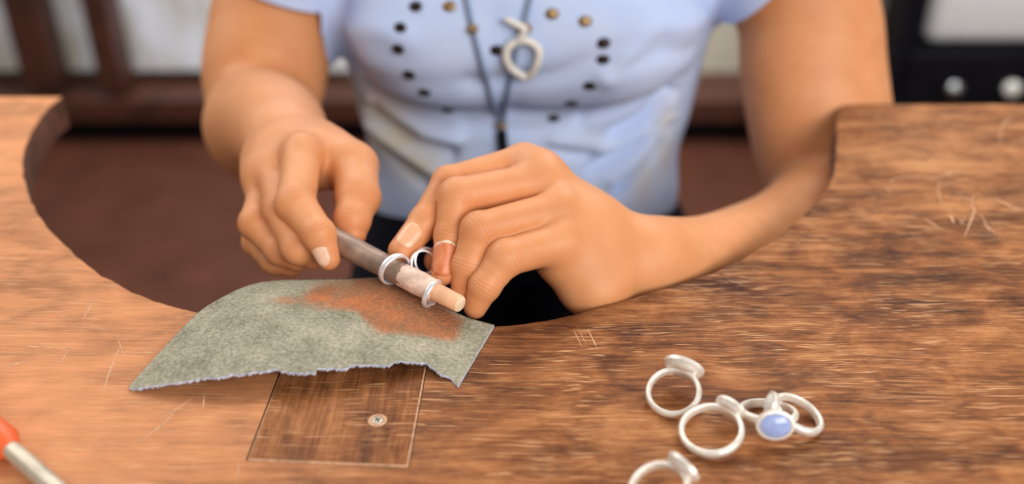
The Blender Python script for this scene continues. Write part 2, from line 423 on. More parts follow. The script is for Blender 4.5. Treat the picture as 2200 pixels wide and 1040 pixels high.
bm = bmesh.new(); box(bm, (.93, 2.05, .536), (1.68, 2.4, .77), .03); obj('body', bm, M_white, tb)
bm = bmesh.new(); box(bm, (.925, 2.035, .77), (1.695, 2.415, .80), .01); obj('lid', bm, M_white, tb)
pp = thing('steel_post', 'grey steel post standing left of the black tool cabinet', 'post', (.835, 2.1, 0))
bm = bmesh.new(); lathe(bm, (.835, 2.1, .01), (0, 0, 1), [(0, .02), (1.6, .02)], 24); obj('shaft', bm, M_steel, pp, True, 40)
bm = bmesh.new(); lathe(bm, (.835, 2.1, 0), (0, 0, 1), [(0, .032), (.008, .032), (.012, .022)], 24); obj('foot', bm, M_steel, pp, True, 40)

# ------------------------------------------------------------------ bench
THK = 2.7
bench = thing('jewellers_bench', 'scratched brown wooden jewellers bench with a large rounded cut-out', 'workbench', (0, .3, 0))
cutL = [(135, 207), (100, 236), (68, 285), (50, 335), (54, 390), (72, 440), (105, 490), (160, 545), (225, 593), (300, 633), (365, 655), (430, 671), (505, 690), (575, 702)]
cutR = [(930, 716), (1000, 708), (1060, 701), (1150, 691), (1250, 670), (1330, 648), (1400, 626), (1480, 602), (1560, 573), (1640, 528), (1700, 484), (1748, 437), (1780, 398), (1793, 350), (1797, 300), (1799, 250), (1806, 228), (1822, 223)]
yb = tab(0, 206)[1]; yr = tab(2000, 222)[1]
slotL0, slotL1, slotR1, slotR0 = tab(632, 716), tab(527, 990), tab(879, 1005), tab(931, 716)
L_ = spline([tab(*p)[:2] for p in cutL], 60); R_ = spline([tab(*p)[:2] for p in cutR], 80)
rng = np.random.default_rng(2)
for arr in (L_, R_): arr[3:-3] += rng.normal(0, .035, arr[3:-3].shape)
out = [(-62, -12), (-62, yb)] + [tuple(p) for p in L_] + [tuple(slotL0[:2]), tuple(slotL1[:2]), tuple(slotR1[:2]), tuple(slotR0[:2])] + [tuple(p) for p in R_[2:]] + [(68, yr), (68, -12)]
bm = bmesh.new()
vs = [bm.verts.new(wp((x, y, 0))) for x, y in out]; f = bm.faces.new(vs)
ex = bmesh.ops.extrude_face_region(bm, geom=[f])
for v in [e for e in ex['geom'] if isinstance(e, bmesh.types.BMVert)]: v.co.z -= THK / 100
bmesh.ops.recalc_face_normals(bm, faces=bm.faces[:])
bm.edges.ensure_lookup_table()
top = [e for e in bm.edges if all(abs(v.co.z - BENCH/100) < 1e-5 for v in e.verts) and e.calc_length() > 1e-6]
slotset = [Vector((p[0]/100, p[1]/100)) for p in (slotL0, slotL1, slotR1, slotR0)]
def inslot(e): return all(min((v.co.xy - q).length for q in slotset) < 1e-5 for v in e.verts)
bmesh.ops.bevel(bm, geom=[e for e in top if not inslot(e)], offset=.0016, segments=2, affect='EDGES', profile=.6)
for fc in bm.faces:
    fc.material_index = 0 if fc.normal.z > .3 or abs(fc.normal.z) > .9 else 1
obj('bench_top', bm, [M_bench, M_side], bench, True, 35)
for x in (-58, 60):
    for y in (-8, 66):
        bm = bmesh.new(); box(bm, (x/100-.03, y/100-.03, 0), (x/100+.03, y/100+.03, .90-THK/100), .004); obj('leg', bm, M_dark, bench, False)
SCR = [[(2018, 385), (2016, 410), (2026, 443)], [(1912, 395), (1920, 384), (1960, 380), (2010, 381), (2060, 372)], [(2030, 375), (2050, 366), (2066, 372)], [(2092, 420), (2088, 446), (2094, 450), (2080, 490), (2070, 512)], [(2062, 422), (2085, 428), (2094, 420)],
 [(2085, 455), (2110, 465), (2125, 500)], [(2110, 480), (2140, 500)], [(2130, 420), (2170, 442), (2198, 452)], [(2150, 320), (2150, 280), (2165, 256), (2178, 248)], [(2040, 460), (2050, 480)], [(2060, 460), (2066, 480), (2074, 462)], [(1985, 470), (2020, 490)], [(1905, 405), (1915, 412)],
 [(1232, 708), (1250, 745)], [(1262, 706), (1285, 752)], [(1240, 702), (1262, 744)], [(205, 640), (175, 690)], [(262, 735), (235, 800), (222, 845)], [(150, 745), (128, 785)], [(0, 608), (45, 612)], [(10, 700), (150, 702), (300, 715)], [(20, 742), (200, 752)], [(380, 880), (345, 915), (290, 955)], [(515, 985), (508, 1036)],
 [(440, 840), (436, 880)], [(1960, 440), (1930, 445)], [(2060, 500), (2120, 505), (2190, 500)], [(0, 790), (60, 775)], [(250, 722), (270, 770)], [(1560, 600), (1600, 612)], [(90, 660), (160, 690)], [(340, 905), (420, 850)]]
bm = bmesh.new()
for k, pl in enumerate(SCR):
    q = [Vector(wp(tab(p[0], p[1], .006))) for p in spline(pl, 14)]
    for a, b, t in zip(q, q[1:], range(13)):
        d_ = (b - a).normalized().cross(Vector((0, 0, 1))) * (.00012 + .00022 * ((k * 7) % 5) / 4) * (2.3 if k < 13 else 1.2); w0 = math.sin(math.pi * (t + .3) / 13.6); w1 = math.sin(math.pi * (t + 1.3) / 13.9)
        bm.faces.new([bm.verts.new(p) for p in (a - d_ * w0, a + d_ * w0, b + d_ * w1, b - d_ * w1)])
o = obj('scratches', bm, M_edge, bench, False); o['kind'] = 'stuff'; o['label'] = 'pale scratches in the wood'
# bench pin: plug let in flush, tongue reaching into the cut-out under the leather
pin = thing('bench_pin', 'flush wooden bench pin with one screw let into the bench in front of the leather', 'bench pin', wp((-5, 34, -1)))
g_ = .05
def inset(p, q, t): return p + (q - p) * t
po = [slotL1 + np.array([g_, g_, 0]), slotR1 + np.array([-g_, g_, 0]), slotR0 + np.array([-g_, 0, 0]), tab(905, 660), tab(840, 628), tab(640, 630), tab(600, 660), slotL0 + np.array([g_, 0, 0])]
bm = bmesh.new(); vs = [bm.verts.new(wp((p[0], p[1], .015))) for p in po]; f = bm.faces.new(vs)
ex = bmesh.ops.extrude_face_region(bm, geom=[f])
for v in [e for e in ex['geom'] if isinstance(e, bmesh.types.BMVert)]: v.co.z -= .02
bmesh.ops.recalc_face_normals(bm, faces=bm.faces[:])
tope = [e for e in bm.edges if all(v.co.z > .899 for v in e.verts)]
res = bmesh.ops.bevel(bm, geom=tope, offset=.0007, segments=2, affect='EDGES', profile=.5)
for fc in bm.faces: fc.material_index = 0 if fc.normal.z > .97 or fc.normal.z < -.5 else 1
obj('plug', bm, [M_pin, M_edge], pin, False)
sc = tab(811, 904)
bm = bmesh.new(); lathe(bm, wp((sc[0], sc[1], .02)), (0, 0, 1), [(0, .0043), (.00015, .0042), (.0002, .0031), (-.0002, .0029), (-.0002, .0)], 32); obj('countersink', bm, M_edge, pin)
bm = bmesh.new(); lathe(bm, wp((sc[0], sc[1], .0)), (0, 0, 1), [(0, .0026), (.0003, .0026), (.0006, .0021), (.00068, 0)], 28); s_ = obj('screw', bm, M_rod, pin)
for a in (30, 120):
    bm = bmesh.new(); box(bm, (-.0017, -.00028, -.0001), (.0017, .00028, .00009)); o = obj('screw_slot', bm, M_black, None, False)
    o.parent = s_; o.location = wp((sc[0], sc[1], .066)); o.rotation_euler = (0, 0, R(a))

# ------------------------------------------------------------------ leather
lea = [(276, 834), (330, 829), (400, 818), (500, 805), (590, 794), (622, 800), (676, 800), (684, 791), (738, 791), (765, 783), (838, 784), (852, 776), (905, 779), (922, 783), (945, 801), (968, 812), (984, 829)]
leb = [(276, 831), (330, 771), (390, 706), (430, 668), (480, 637), (535, 613), (590, 603), (680, 600), (760, 598), (830, 597), (880, 618), (930, 647), (1000, 680), (1062, 698)]
def arcpar(pts, n):
    s = spline(pts, 600); dd = np.r_[0, np.cumsum(np.linalg.norm(np.diff(s, axis=0), axis=1))]; t = np.linspace(0, dd[-1], n)
    return np.stack([np.interp(t, dd, s[:, i]) for i in range(2)], 1)
NU, NV = 150, 60
Fp, Bp = arcpar(lea, NU), arcpar(leb, NU)
Fp[4:-2, 1] += rng.normal(0, 1.1, NU - 6)
Fs = Fp.copy()
for _ in range(60): Fs[1:-1] = (Fs[:-2] + Fs[2:]) / 2 * .5 + Fs[1:-1] * .5
def zf(u): return .14 + .95 * np.clip(np.sin(np.pi * np.clip(u * 1.02, 0, 1)), 0, 1) ** .8
def zb(u): return .14 + .80 * np.clip(np.sin(np.pi * np.clip((u - .05) / .93, 0, 1)), 0, 1) ** .7
LV, LS, LU = [], [], []
stain_c = [(690, 645, 48, 14, .95), (745, 652, 50, 16, .95), (815, 650, 46, 26, .75), (850, 672, 40, 24, .9), (925, 700, 60, 22, .5), (960, 716, 34, 16, .6), (625, 645, 34, 9, .8), (825, 708, 26, 12, .5)]
umb_p = np.array([(585, 655), (640, 625), (700, 594), (840, 590), (900, 622), (950, 650), (1008, 684), (996, 712), (980, 736), (900, 726), (828, 717), (790, 700), (765, 676), (690, 672), (630, 668)], float)
def polymask(p, soft):       # smooth inside mask of the umber stain
    ins, dm = False, 1e9
    for a, b in zip(umb_p, np.roll(umb_p, -1, 0)):
        t = np.clip(((p - a) @ (b - a)) / ((b - a) @ (b - a)), 0, 1); dm = min(dm, np.linalg.norm(p - a - t * (b - a)))
        if (a[1] > p[1]) != (b[1] > p[1]) and p[0] < (b[0] - a[0]) * (p[1] - a[1]) / (b[1] - a[1]) + a[0]: ins = not ins
    x = np.clip(((dm if ins else -dm) + soft * .35) / soft, 0, 1); return x * x * (3 - 2 * x)
for j in range(NV):
    v = j / (NV - 1)
    for i in range(NU):
        u = i / (NU - 1); vv = v
        jg = max(0, 1 - vv * 9); p = (Fs[i] + (Fp[i] - Fs[i]) * jg) * (1 - vv) + Bp[i] * vv
        z = zf(u) * (1 - vv) + zb(u) * vv + .16 * math.sin(math.pi * vv) * math.sin(math.pi * u) + .05 * math.sin(u * 17 + v * 3) * u * (1 - u)
        q = tab(p[0], p[1], z); LV.append(wp(q))
        LS.append(min(1, max(k[4] * math.exp(-(((p[0]-k[0])/k[2])**2 + ((p[1]-k[1])/k[3])**2)**1.6) for k in stain_c)))
        LU.append(polymask(np.array(p), 44 if p[0] < 760 else 30) * (.62 + .38 * min(1, max(0, (p[0] - 620) / 160))))
LF = [(j*NU+i, j*NU+i+1, (j+1)*NU+i+1, (j+1)*NU+i) for j in range(NV-1) for i in range(NU-1)]
le = raw('leather_scrap', LV, LF, [M_suede, M_suedeedge])
for nm, arr in (('stain', LS), ('umber', LU)):
    a = le.data.attributes.new(nm, 'FLOAT', 'POINT'); a.data.foreach_set('value', arr)
md = le.modifiers.new('thickness', 'SOLIDIFY'); md.thickness = .0019; md.offset = -1; md.material_offset_rim = 1
tag(le, 'torn grey green suede scrap with a red brown polishing stain, draped over the bench edge', 'leather')

# ------------------------------------------------------------------ mandrel and rings
MA, MB = ray(989, 654, 47.4), ray(742, 528, 51.5)
mdir = (MB - MA) / np.linalg.norm(MB - MA)
def mand(s): return MA + mdir * s
def span(px):     # distance along the mandrel whose picture x is px
    lo_, hi_ = -2., 14.
    for _ in range(50):
        mid = (lo_ + hi_) / 2; q = mand(mid); dd = q[1] * cT + (CAMH - q[2]) * sT
        if 1100 + FPX * q[0] / dd > px: lo_ = mid
        else: hi_ = mid
    return lo_
sw0, sw1, send = span(932), span(868), span(742) + 3.2
man = thing('ring_mandrel', 'tapered grey brown ring mandrel with a bare wooden tip held between both hands', 'mandrel', wp(mand(4)))
o0 = wp(MA); ax = Vector(mdir)
bm = bmesh.new(); lathe(bm, o0, ax, [(-.0004, 0), (-.0004, .0036), (0, .0041)], 32, False); obj('dowel_end', bm, M_dowelend, man, True, 40)
bm = bmesh.new(); lathe(bm, o0, ax, [(0, .0041), (.0006, .0045), (.012, .0048), (sw0/100 + .003, .0050)], 32); obj('dowel_tip', bm, M_dowel, man, True, 40)
bm = bmesh.new(); lathe(bm, o0, ax, [(sw0/100 - .001, .0052), (sw0/100, .0060), (sw0/100 + .004, .0063), ((sw0+sw1)/200, .0064), (sw1/100, .0062)], 32)
for v in bm.verts: v.co += Vector(rng.normal(0, .00024, 3))
obj('tape_wrap', bm, M_tape, man, True, 50)
bm = bmesh.new(); lathe(bm, o0, ax, [(sw1/100 - .002, .0058), (sw1/100, .0060), (span(742)/100, .0070), (send/100, .0074)], 36); obj('shaft', bm, M_shaft, man, True, 40)

def ring_parts(t, Rr, wd, th, mat, bez=None, stone=None, seg=72):
    """hoop in the local xy plane, bezel out along +y; metres"""
    bm = bmesh.new(); prof = []
    for k in range(16):
        a = 2 * math.pi * k / 16; ca, sa = math.cos(a), math.sin(a)
        rr = (th * (1.0 if ca > 0 else .35)) * ca * (1 if ca > 0 else 1)
        prof.append((rr, wd / 2 * math.copysign(abs(sa) ** .7, sa)))
    rings = [[bm.verts.new(((Rr + p) * math.sin(2*math.pi*i/seg), (Rr + p) * math.cos(2*math.pi*i/seg), q)) for p, q in prof] for i in range(seg)]
    for i in range(seg):
        A, B_ = rings[i], rings[(i+1) % seg]
        for k in range(16): bm.faces.new((A[k], B_[k], B_[(k+1) % 16], A[(k+1) % 16]))
    def loc(name, bm, m):
        o = obj(name, bm, m, None, True, 50); o.parent = t; return o
    loc('band', bm, mat)
    if bez:
        rb, hb = bez; bm = bmesh.new(); y0 = Rr - .0002
        lathe(bm, (0, y0, 0), (0, 1, 0), [(0, 0), (0, rb * .72), (hb * .18, rb * .9), (hb * .5, rb * .97), (hb * .55, rb * 1.04), (hb * .95, rb * 1.05), (hb, rb * .98), (hb, rb * .86), (hb * .72, rb * .82), (hb * .72, 0)], 40, False)
        for v in bm.verts: v.co.x *= 1.22
        loc('bezel', bm, mat)
        bm = bmesh.new()
        lathe(bm, (0, y0, 0), (0, 1, 0), [(hb * .7, 0), (hb * .7, rb * .84), (hb * .95, rb * .83), (hb * 1.16, rb * .6), (hb * 1.27, rb * .3), (hb * 1.3, 0)], 36, False)
        for v in bm.verts: v.co.x *= 1.22
        loc('stone', bm, stone or M_stone)
def place_ring(label, px, py, az, tilt, Rr, bez=(.0066, .0050), stone=None, wd=.0042, th=.0019, group='finished rings on the bench', lift=0, roll=0):
    z = (Rr + th) * math.sin(R(tilt)) + wd / 2 * math.cos(R(tilt)) + lift
    t = thing('silver_ring', label, 'ring', (0, 0, 0), group)
    ey = Vector((math.cos(R(az)) * math.cos(R(tilt)), math.sin(R(az)) * math.cos(R(tilt)), math.sin(R(tilt))))
    exv = Vector((math.sin(R(az)), -math.cos(R(az)), 0)); ez = exv.cross(ey)
    M = Matrix((exv, ey, ez)).transposed().to_4x4() @ Matrix.Rotation(R(roll), 4, 'Y')
    M.translation = wp(tab(px, py, z * 100)); t.matrix_world = M
    ring_parts(t, Rr, wd, th, M_silver, bez, stone); return t
place_ring('pale silver ring farthest from the viewer, bezel pointing away behind its hoop', 1447, 843, 62, 25, .0108, (.0075, .0046), M_horn)
place_ring('pale silver ring in the middle of the pile with bezel touching its right neighbour', 1528, 924, 46, 15, .0122, (.0058, .0038), M_horn)
place_ring('pale silver ring with an oval pale blue stone facing the viewer', 1650, 886, 266, 18, .0112, (.0064, .0048), M_stone)
place_ring('pale silver hoop leaning over the blue stone ring from the right', 1714, 890, 170, 20, .0102, (.0048, .0040), M_horn)
place_ring('pale silver ring nearest the viewer, cut by the lower picture edge', 1416, 1052, 36, 22, .0108, (.0064, .0042), M_horn)
# rings at the mandrel
def on_mandrel(label, s, Rr, wd, th, mat, bez=None, dev=(0, 0), off=(0, 0, 0), roll=0, name='silver_ring', stone=None):
    t = thing(name, label, 'ring', (0, 0, 0))
    a, u, v = frame(ax); M = Matrix((u, v, a)).transposed().to_4x4() @ Matrix.Rotation(R(dev[0]), 4, 'X') @ Matrix.Rotation(R(dev[1]), 4, 'Y') @ Matrix.Rotation(R(roll), 4, 'Z')
    M.translation = wp(mand(s) + np.array(off)); t.matrix_world = M; ring_parts(t, Rr, wd, th, mat, bez, stone)
on_mandrel('bright silver band slid over the grey shaft of the mandrel', span(847), .0082, .0038, .0013, M_shine, None, (6, 12), (0, 0, .10))
_a, _u, _v = frame(ax); ROLL = math.degrees(math.atan2(_u.z, -_v.z))
on_mandrel('bright silver ring below the taped end of the mandrel', span(928), .0071, .0030, .0012, M_shine, (.0032, .0022), (10, -8), (0, 0, -.22), ROLL, stone=M_shine)
for k, (px, py, d) in enumerate(((908, 566, 50.2), (914, 560, 50.9))):
    t = thing('silver_ring', ['thin bright silver ring pinched under the index finger, nearer of two', 'thin bright silver ring pinched under the index finger, farther of two'][k], 'ring', (0, 0, 0))
    M = Matrix.Rotation(R(-35 + k * 8), 4, 'Z') @ Matrix.Rotation(R(68), 4, 'Y') @ Matrix.Rotation(R(20), 4, 'X'); M.translation = wp(ray(px, py, d)); t.matrix_world = M
    ring_parts(t, .0066, .0020, .0010, M_shine, None)

# orange handled tool, lower left
ta, tbb = tab(-70, 905, .9), tab(24, 966, .75); tcc = tab(150, 1078, .45)
tool = thing('screwdriver', 'orange handled tool with a grey metal rod in the near left corner', 'screwdriver', wp(tab(0, 980)))
a = wp(ta); b = wp(tbb); dv = (b - a); ln = dv.length; back = a - dv.normalized() * .06
bm = bmesh.new(); lathe(bm, back, dv, [(0, 0), (.001, .006), (.006, .009), (.04, .0092), (.06 + ln * .45, .0085), (.06 + ln * .8, .0078), (.06 + ln, .0042), (.06 + ln + .0002, 0)], 24, False); obj('handle', bm, M_orange, tool, True, 40)
c = wp(tcc); bm = bmesh.new(); tube(bm, [b - dv.normalized() * .004, b, b + (c - b) * .35, c], [.0035, .0038, .0040, .0040], 18); obj('rod', bm, M_rod, tool, True, 40)

# ------------------------------------------------------------------ the person
per = thing('person', 'person in pale blue studded t-shirt holding a ring mandrel with both hands above the bench', 'person', (.01, .86, 0))
def J(*a): return [ray(x, y, d) for x, y, d, r in a], [t[3] for t in a]
JOINTS, FLUSH = [], []
def hand(fingers, thumb, wrist, wr, pads, kpalm=1.3, k=.7):
    met = []; fs = []
    for pts, rad in fingers:
        met.append(Cone(wrist + (pts[0] - wrist) * .12, pts[0], wr * .62, rad[0] * .94))
    palm = U(kpalm, *met, *pads)
    for pts, rad in fingers + [thumb]:
        fs.append(U(k, palm, U(.22, *[Cone(pts[i], pts[i+1], rad[i], rad[i+1]) for i in range(len(pts)-1)],
                               *[Ell(pts[i], (rad[i] * 1.02,) * 3) for i in range(1, len(pts) - 1)])))
        for i in range(1, len(pts) - 1):
            ax_ = pts[i+1] - pts[i-1]; JOINTS.append((pts[i], ax_ / np.linalg.norm(ax_), rad[i]))
            FLUSH.append((pts[i], rad[i] * 1.25, .16))
        FLUSH.append((pts[-1], rad[-1] * 1.7, .38))
    return U(.07, *fs)

# her right hand (picture left)
rw = ray(615, 305, 61.5)
rI = J((650, 330, 55.4, 1.14), (635, 438, 52.2, 1.10), (685, 503, 50.7, .88), (706, 556, 50.8, .64))
rM = J((592, 366, 56.6, 1.12), (606, 452, 53.4, 1.05), (642, 533, 52.0, .92), (670, 552, 52.6, .70))
rR = J((576, 394, 57.0, 1.0), (550, 480, 54.8, .98), (600, 538, 53.5, .80), (640, 560, 53.8, .64))
rP = J((584, 432, 58.4, .9), (550, 520, 56.4, .80), (588, 563, 55.2, .72), (626, 576, 55.2, .58))
rT = J((690, 312, 59.5, 1.5), (760, 358, 56.8, 1.45), (769, 424, 54.4, 1.28), (757, 472, 53.2, 1.02), (757, 503, 53.0, .80))
RH = hand([rI, rM, rR, rP], rT, rw, 2.5, [Cone(rw, ray(690, 330, 58.5), 2.4, 1.7), Ell(ray(615, 350, 58.5), (2.7, 2.7, 2.2)), Ell(ray(566, 388, 56.8), (.85, .9, .9)), Cone(ray(655, 345, 57.6), ray(745, 372, 57), 1.0, 1.1), Cone(ray(690, 330, 57.5), ray(745, 350, 57), 1.2, 1.1)])
# her left hand (picture right)
lw = ray(1372, 566, 54.3)
lI = J((1124, 349, 54.2, 1.04), (964, 392, 52.6, .92), (914, 476, 51.6, .88), (863, 538, 50.7, .74))
lM = J((1168, 388, 52.6, 1.08), (982, 422, 51.0, 1.02), (966, 506, 50.5, .80), (950, 590, 49.9, .62))
lR = J((1205, 450, 51.4, 1.08), (1030, 495, 49.6, .98), (1006, 570, 49.6, .84), (992, 625, 49.7, .62))
lP = J((1202, 520, 50.6, 1.12), (1086, 554, 49.0, .98), (1042, 614, 48.8, .80), (1021, 660, 49.1, .62))
lT = J((1270, 560, 55.0, 1.5), (1120, 500, 54.4, 1.25), (1010, 520, 53.2, 1.05), (942, 560, 51.4, .80))
LH = hand([lI, lM, lR, lP], lT, lw, 2.4, [Ell(ray(1235, 500, 53.6), (2.6, 2.3, 2.0)), Cone(ray(1300, 600, 52.3), ray(1205, 560, 51.6), 1.7, 1.3), Ell(ray(1270, 632, 51.5), (1.5, 1.3, 1.2)), Ell(ray(1152, 368, 53.2), (1.2, 1.1, 1.0))], 1.5, .5)

def limb(rows, n, k=.9):
    n *= 2
    q = spline([np.r_[ray(x, y, d), r] if not isinstance(x, tuple) else np.r_[np.array(x, float), r] for x, y, d, r in rows], n)
    return U(k, *[Cone(q[i, :3], q[i+1, :3], q[i, 3], q[i+1, 3]) for i in range(n - 1)])
FLUSH += [(ray(x, y, 76.5), 1.6, .22) for x, y in ((470, 180), (520, 168), (580, 172), (630, 188))]
RA = U(1.0, limb([(615, 305, 61.5, 2.5), (592, 275, 66, 3.15), (568, 272, 71, 3.85), (560, 268, 75, 4.05), (560, 250, 80, 3.9)], 12),
       limb([(564, 225, 81, 4.4), (570, 150, 81.5, 4.85), (582, 80, 82, 4.85), (598, 0, 82, 4.8), ((-17.2, 84, 12), 0, 0, 4.9), ((-16, 84, 20), 0, 0, 5.2)], 14))
LA = U(.9, limb([(1372, 566, 54.3, 2.5), (1440, 572, 57, 2.6), (1520, 572, 61, 3.0), (1610, 552, 66.5, 3.55), (1700, 512, 73, 3.95), (1790, 430, 79.5, 4.2)], 14),
       U(2.6, limb([(1768, 425, 80.5, 4.1), (1735, 300, 81, 4.35), (1712, 150, 81, 4.5), (1696, 0, 81, 4.45), ((19, 84, 12), 0, 0, 4.6)], 10),
         limb([(1815, 410, 81, 4.0), (1800, 300, 81.3, 4.35), (1780, 150, 81.5, 4.45), (1756, 0, 81.3, 4.4), ((20.5, 84, 12), 0, 0, 4.6)], 10),
         Cone(np.array([19.8, 84, 11]), np.array([19, 84, 20]), 5.0, 5.2)))
SKIN = U(.9, U(.9, RA, RH), U(.9, LA, LH))
Vp, Q = polygonise(SKIN, .125)
# coarser trunk, neck and head, all inside the shirt or above the picture
ctr = np.array([1.5, 84, 0])
hc = np.array([1.5, 74, 44.0])
trunk = U(3, Cone((-16.5, 84, 20), (19.5, 84, 20), 5.0, 5.0), Ell((1.5, 84.5, 8), (14, 8, 16)), Cone((1.5, 84, 20), (1.5, 77, 36), 5.6, 5.2))
head = U(1.2, Ell(hc, (7.6, 9.2, 10.5)), Ell(hc + (0, -4.2, -6.2), (5.2, 5.0, 5.2)), Cone(hc + (0, -9.0, 1.5), hc + (0, -10.4, -2.3), .8, 1.2),
         Ell(hc + (0, -8.3, -5.3), (2.3, 1.0, .5)), Ell(hc + (0, -8.1, -6.4), (2.0, 1.0, .6)), Ell(hc + (-3.1, -8.0, 1.0), (1.3, .9, .8)), Ell(hc + (3.1, -8.0, 1.0), (1.3, .9, .8)),
         Ell(hc + (-7.8, .5, 0), (.8, 1.8, 3.0)), Ell(hc + (7.8, .5, 0), (.8, 1.8, 3.0)))
V2, Q2 = polygonise(U(2.0, trunk, head), .45)
VA = np.vstack([Vp, V2]); QA = np.vstack([Q, Q2 + len(Vp)])
me = bpy.data.meshes.new('body')
Vw = (VA + np.array([0, 0, BENCH])) / 100
me.vertices.add(len(Vw)); me.vertices.foreach_set('co', Vw.astype(np.float32).ravel())
me.loops.add(QA.size); me.loops.foreach_set('vertex_index', QA.astype(np.int32).ravel())
me.polygons.add(len(QA)); me.polygons.foreach_set('loop_start', np.arange(0, QA.size, 4, dtype=np.int32))
me.update(calc_edges=True); me.validate(); smooth(me); me.materials.append(M_skin)
fl = np.zeros(len(VA)); al_ = np.zeros(len(VA)); fo = np.zeros(len(VA))
for p, r_, a in FLUSH:
    fl = np.maximum(fl, a * np.exp(-((VA - p) ** 2).sum(1) / r_ ** 2))
for p, a, r_ in JOINTS:
    dlt = VA - p; s = dlt @ a; rad = np.sqrt(np.maximum((dlt ** 2).sum(1) - s * s, 0))
    k = np.exp(-(s / .34) ** 2) * (rad < r_ * 1.35); up = k > fo; al_[up] = s[up]; fo[up] = k[up]
for nm, arr in (('flush', fl), ('along', al_), ('fold', fo)):
    a = me.attributes.new(nm, 'FLOAT', 'POINT'); a.data.foreach_set('value', arr.astype(np.float32))
bo = link(bpy.data.objects.new('body', me)); bo.parent = per; bo.matrix_parent_inverse = per.matrix_world.inverted()

def nail(pts, rad, n, mats, wid=52, t0=.30, over=.26, lift=.035):
    A, Bq = pts[-2], pts[-1]; ra, rb = rad[-2], rad[-1]; L_n = np.linalg.norm(Bq - A); a = (Bq - A) / L_n
    n = np.array(n, float); n = n - a * (n @ a); n /= np.linalg.norm(n); b = np.cross(a, n)
    nu, nv = 12, 11; vs, fs, mi = [], [], []
    for j in range(nv):
        v = j / (nv - 1); t = t0 + (1 - t0) * v; ext = over * max(0, v - .7) / .3
        wdt = (1 - max(0, (.28 - v) / .28) ** 2 * .62) * (1 - max(0, (v - .75) / .25) ** 2 * .55)
        for i in range(nu):
            s = (i / (nu - 1) * 2 - 1); ph = R(wid) * s * wdt
            rr = (ra + (rb - ra) * t) + lift - .03 * abs(s) - .05 * max(0, (v - .8) / .2)
            vs.append(wp(A + a * (L_n * t + ext) + (n * math.cos(ph) + b * math.sin(ph)) * rr))
    for j in range(nv - 1):
        for i in range(nu - 1):
            fs.append((j*nu+i, j*nu+i+1, (j+1)*nu+i+1, (j+1)*nu+i)); mi.append(1 if j >= nv - 3 else 0)
    o = raw('fingernail', vs, fs, mats, per); o.data.polygons.foreach_set('material_index', mi)
    md = o.modifiers.new('thickness', 'SOLIDIFY'); md.thickness = .0004; md.offset = 0
    return o
tocam = lambda p: (np.array([0, 0, CAMH]) - p) / np.linalg.norm(np.array([0, 0, CAMH]) - p)
nail(rI[0], rI[1], tocam(rI[0][-1]) + np.array([-.55, 0, -.05]), [M_nail, M_nail], 40, .45, .30)
nail(lI[0], lI[1], tocam(lI[0][-1]) + np.array([-.25, 0, .3]), [M_nailskin, M_nailskin], 46, .35, .05)
nail(lM[0], lM[1], tocam(lM[0][-1]) + np.array([-.1, 0, 0]), [M_nailedge, M_nailedge], 66, .22, .18, .02)
nail(lM[0], lM[1], tocam(lM[0][-1]) + np.array([-.1, 0, 0]), [M_nailred, M_nailred], 60, .29, .22, .055)
# ------------------------------------------------------------------ clothes
XC = 1.2
TOR = U(3.5, Ell((XC, 84.5, 10), (18.1, 10.5, 18)), Ell((XC, 84.5, -2), (16.2, 8.6, 17)), Ell((XC, 84.5, -14), (15.4, 9.2, 9)),
        Ell((XC - 6.6, 77.2, 4.6), (7.8, 6.6, 6.6)), Ell((XC + 6.6, 77.2, 4.6), (7.8, 6.6, 6.6)), Ell((XC, 76.8, 6), (6, 5.6, 6.5)))
def upto(a, b, z):  # point on segment a-b at height z
    t = (z - a[2]) / (b[2] - a[2]); return a + (b - a) * t
ra_, rb_ = np.array([-16.0, 84, 20.]), ray(598, 40, 82)
la_, lb_ = np.array([18.5, 84, 20.]), ray(1722, 40, 80.8)
SHR = U(2.0, TOR, Cone(ra_, upto(ra_, rb_, 3.0), 6.2, 5.55), Cone(la_, upto(la_, lb_, 3.0), 6.6, 6.2), Cone((XC, 84, 19), (XC, 82, 26), 9, 6.5))
Vs, Qs = polygonise(SHR, .32)
keep = (Vs[:, 2] > -15.5)
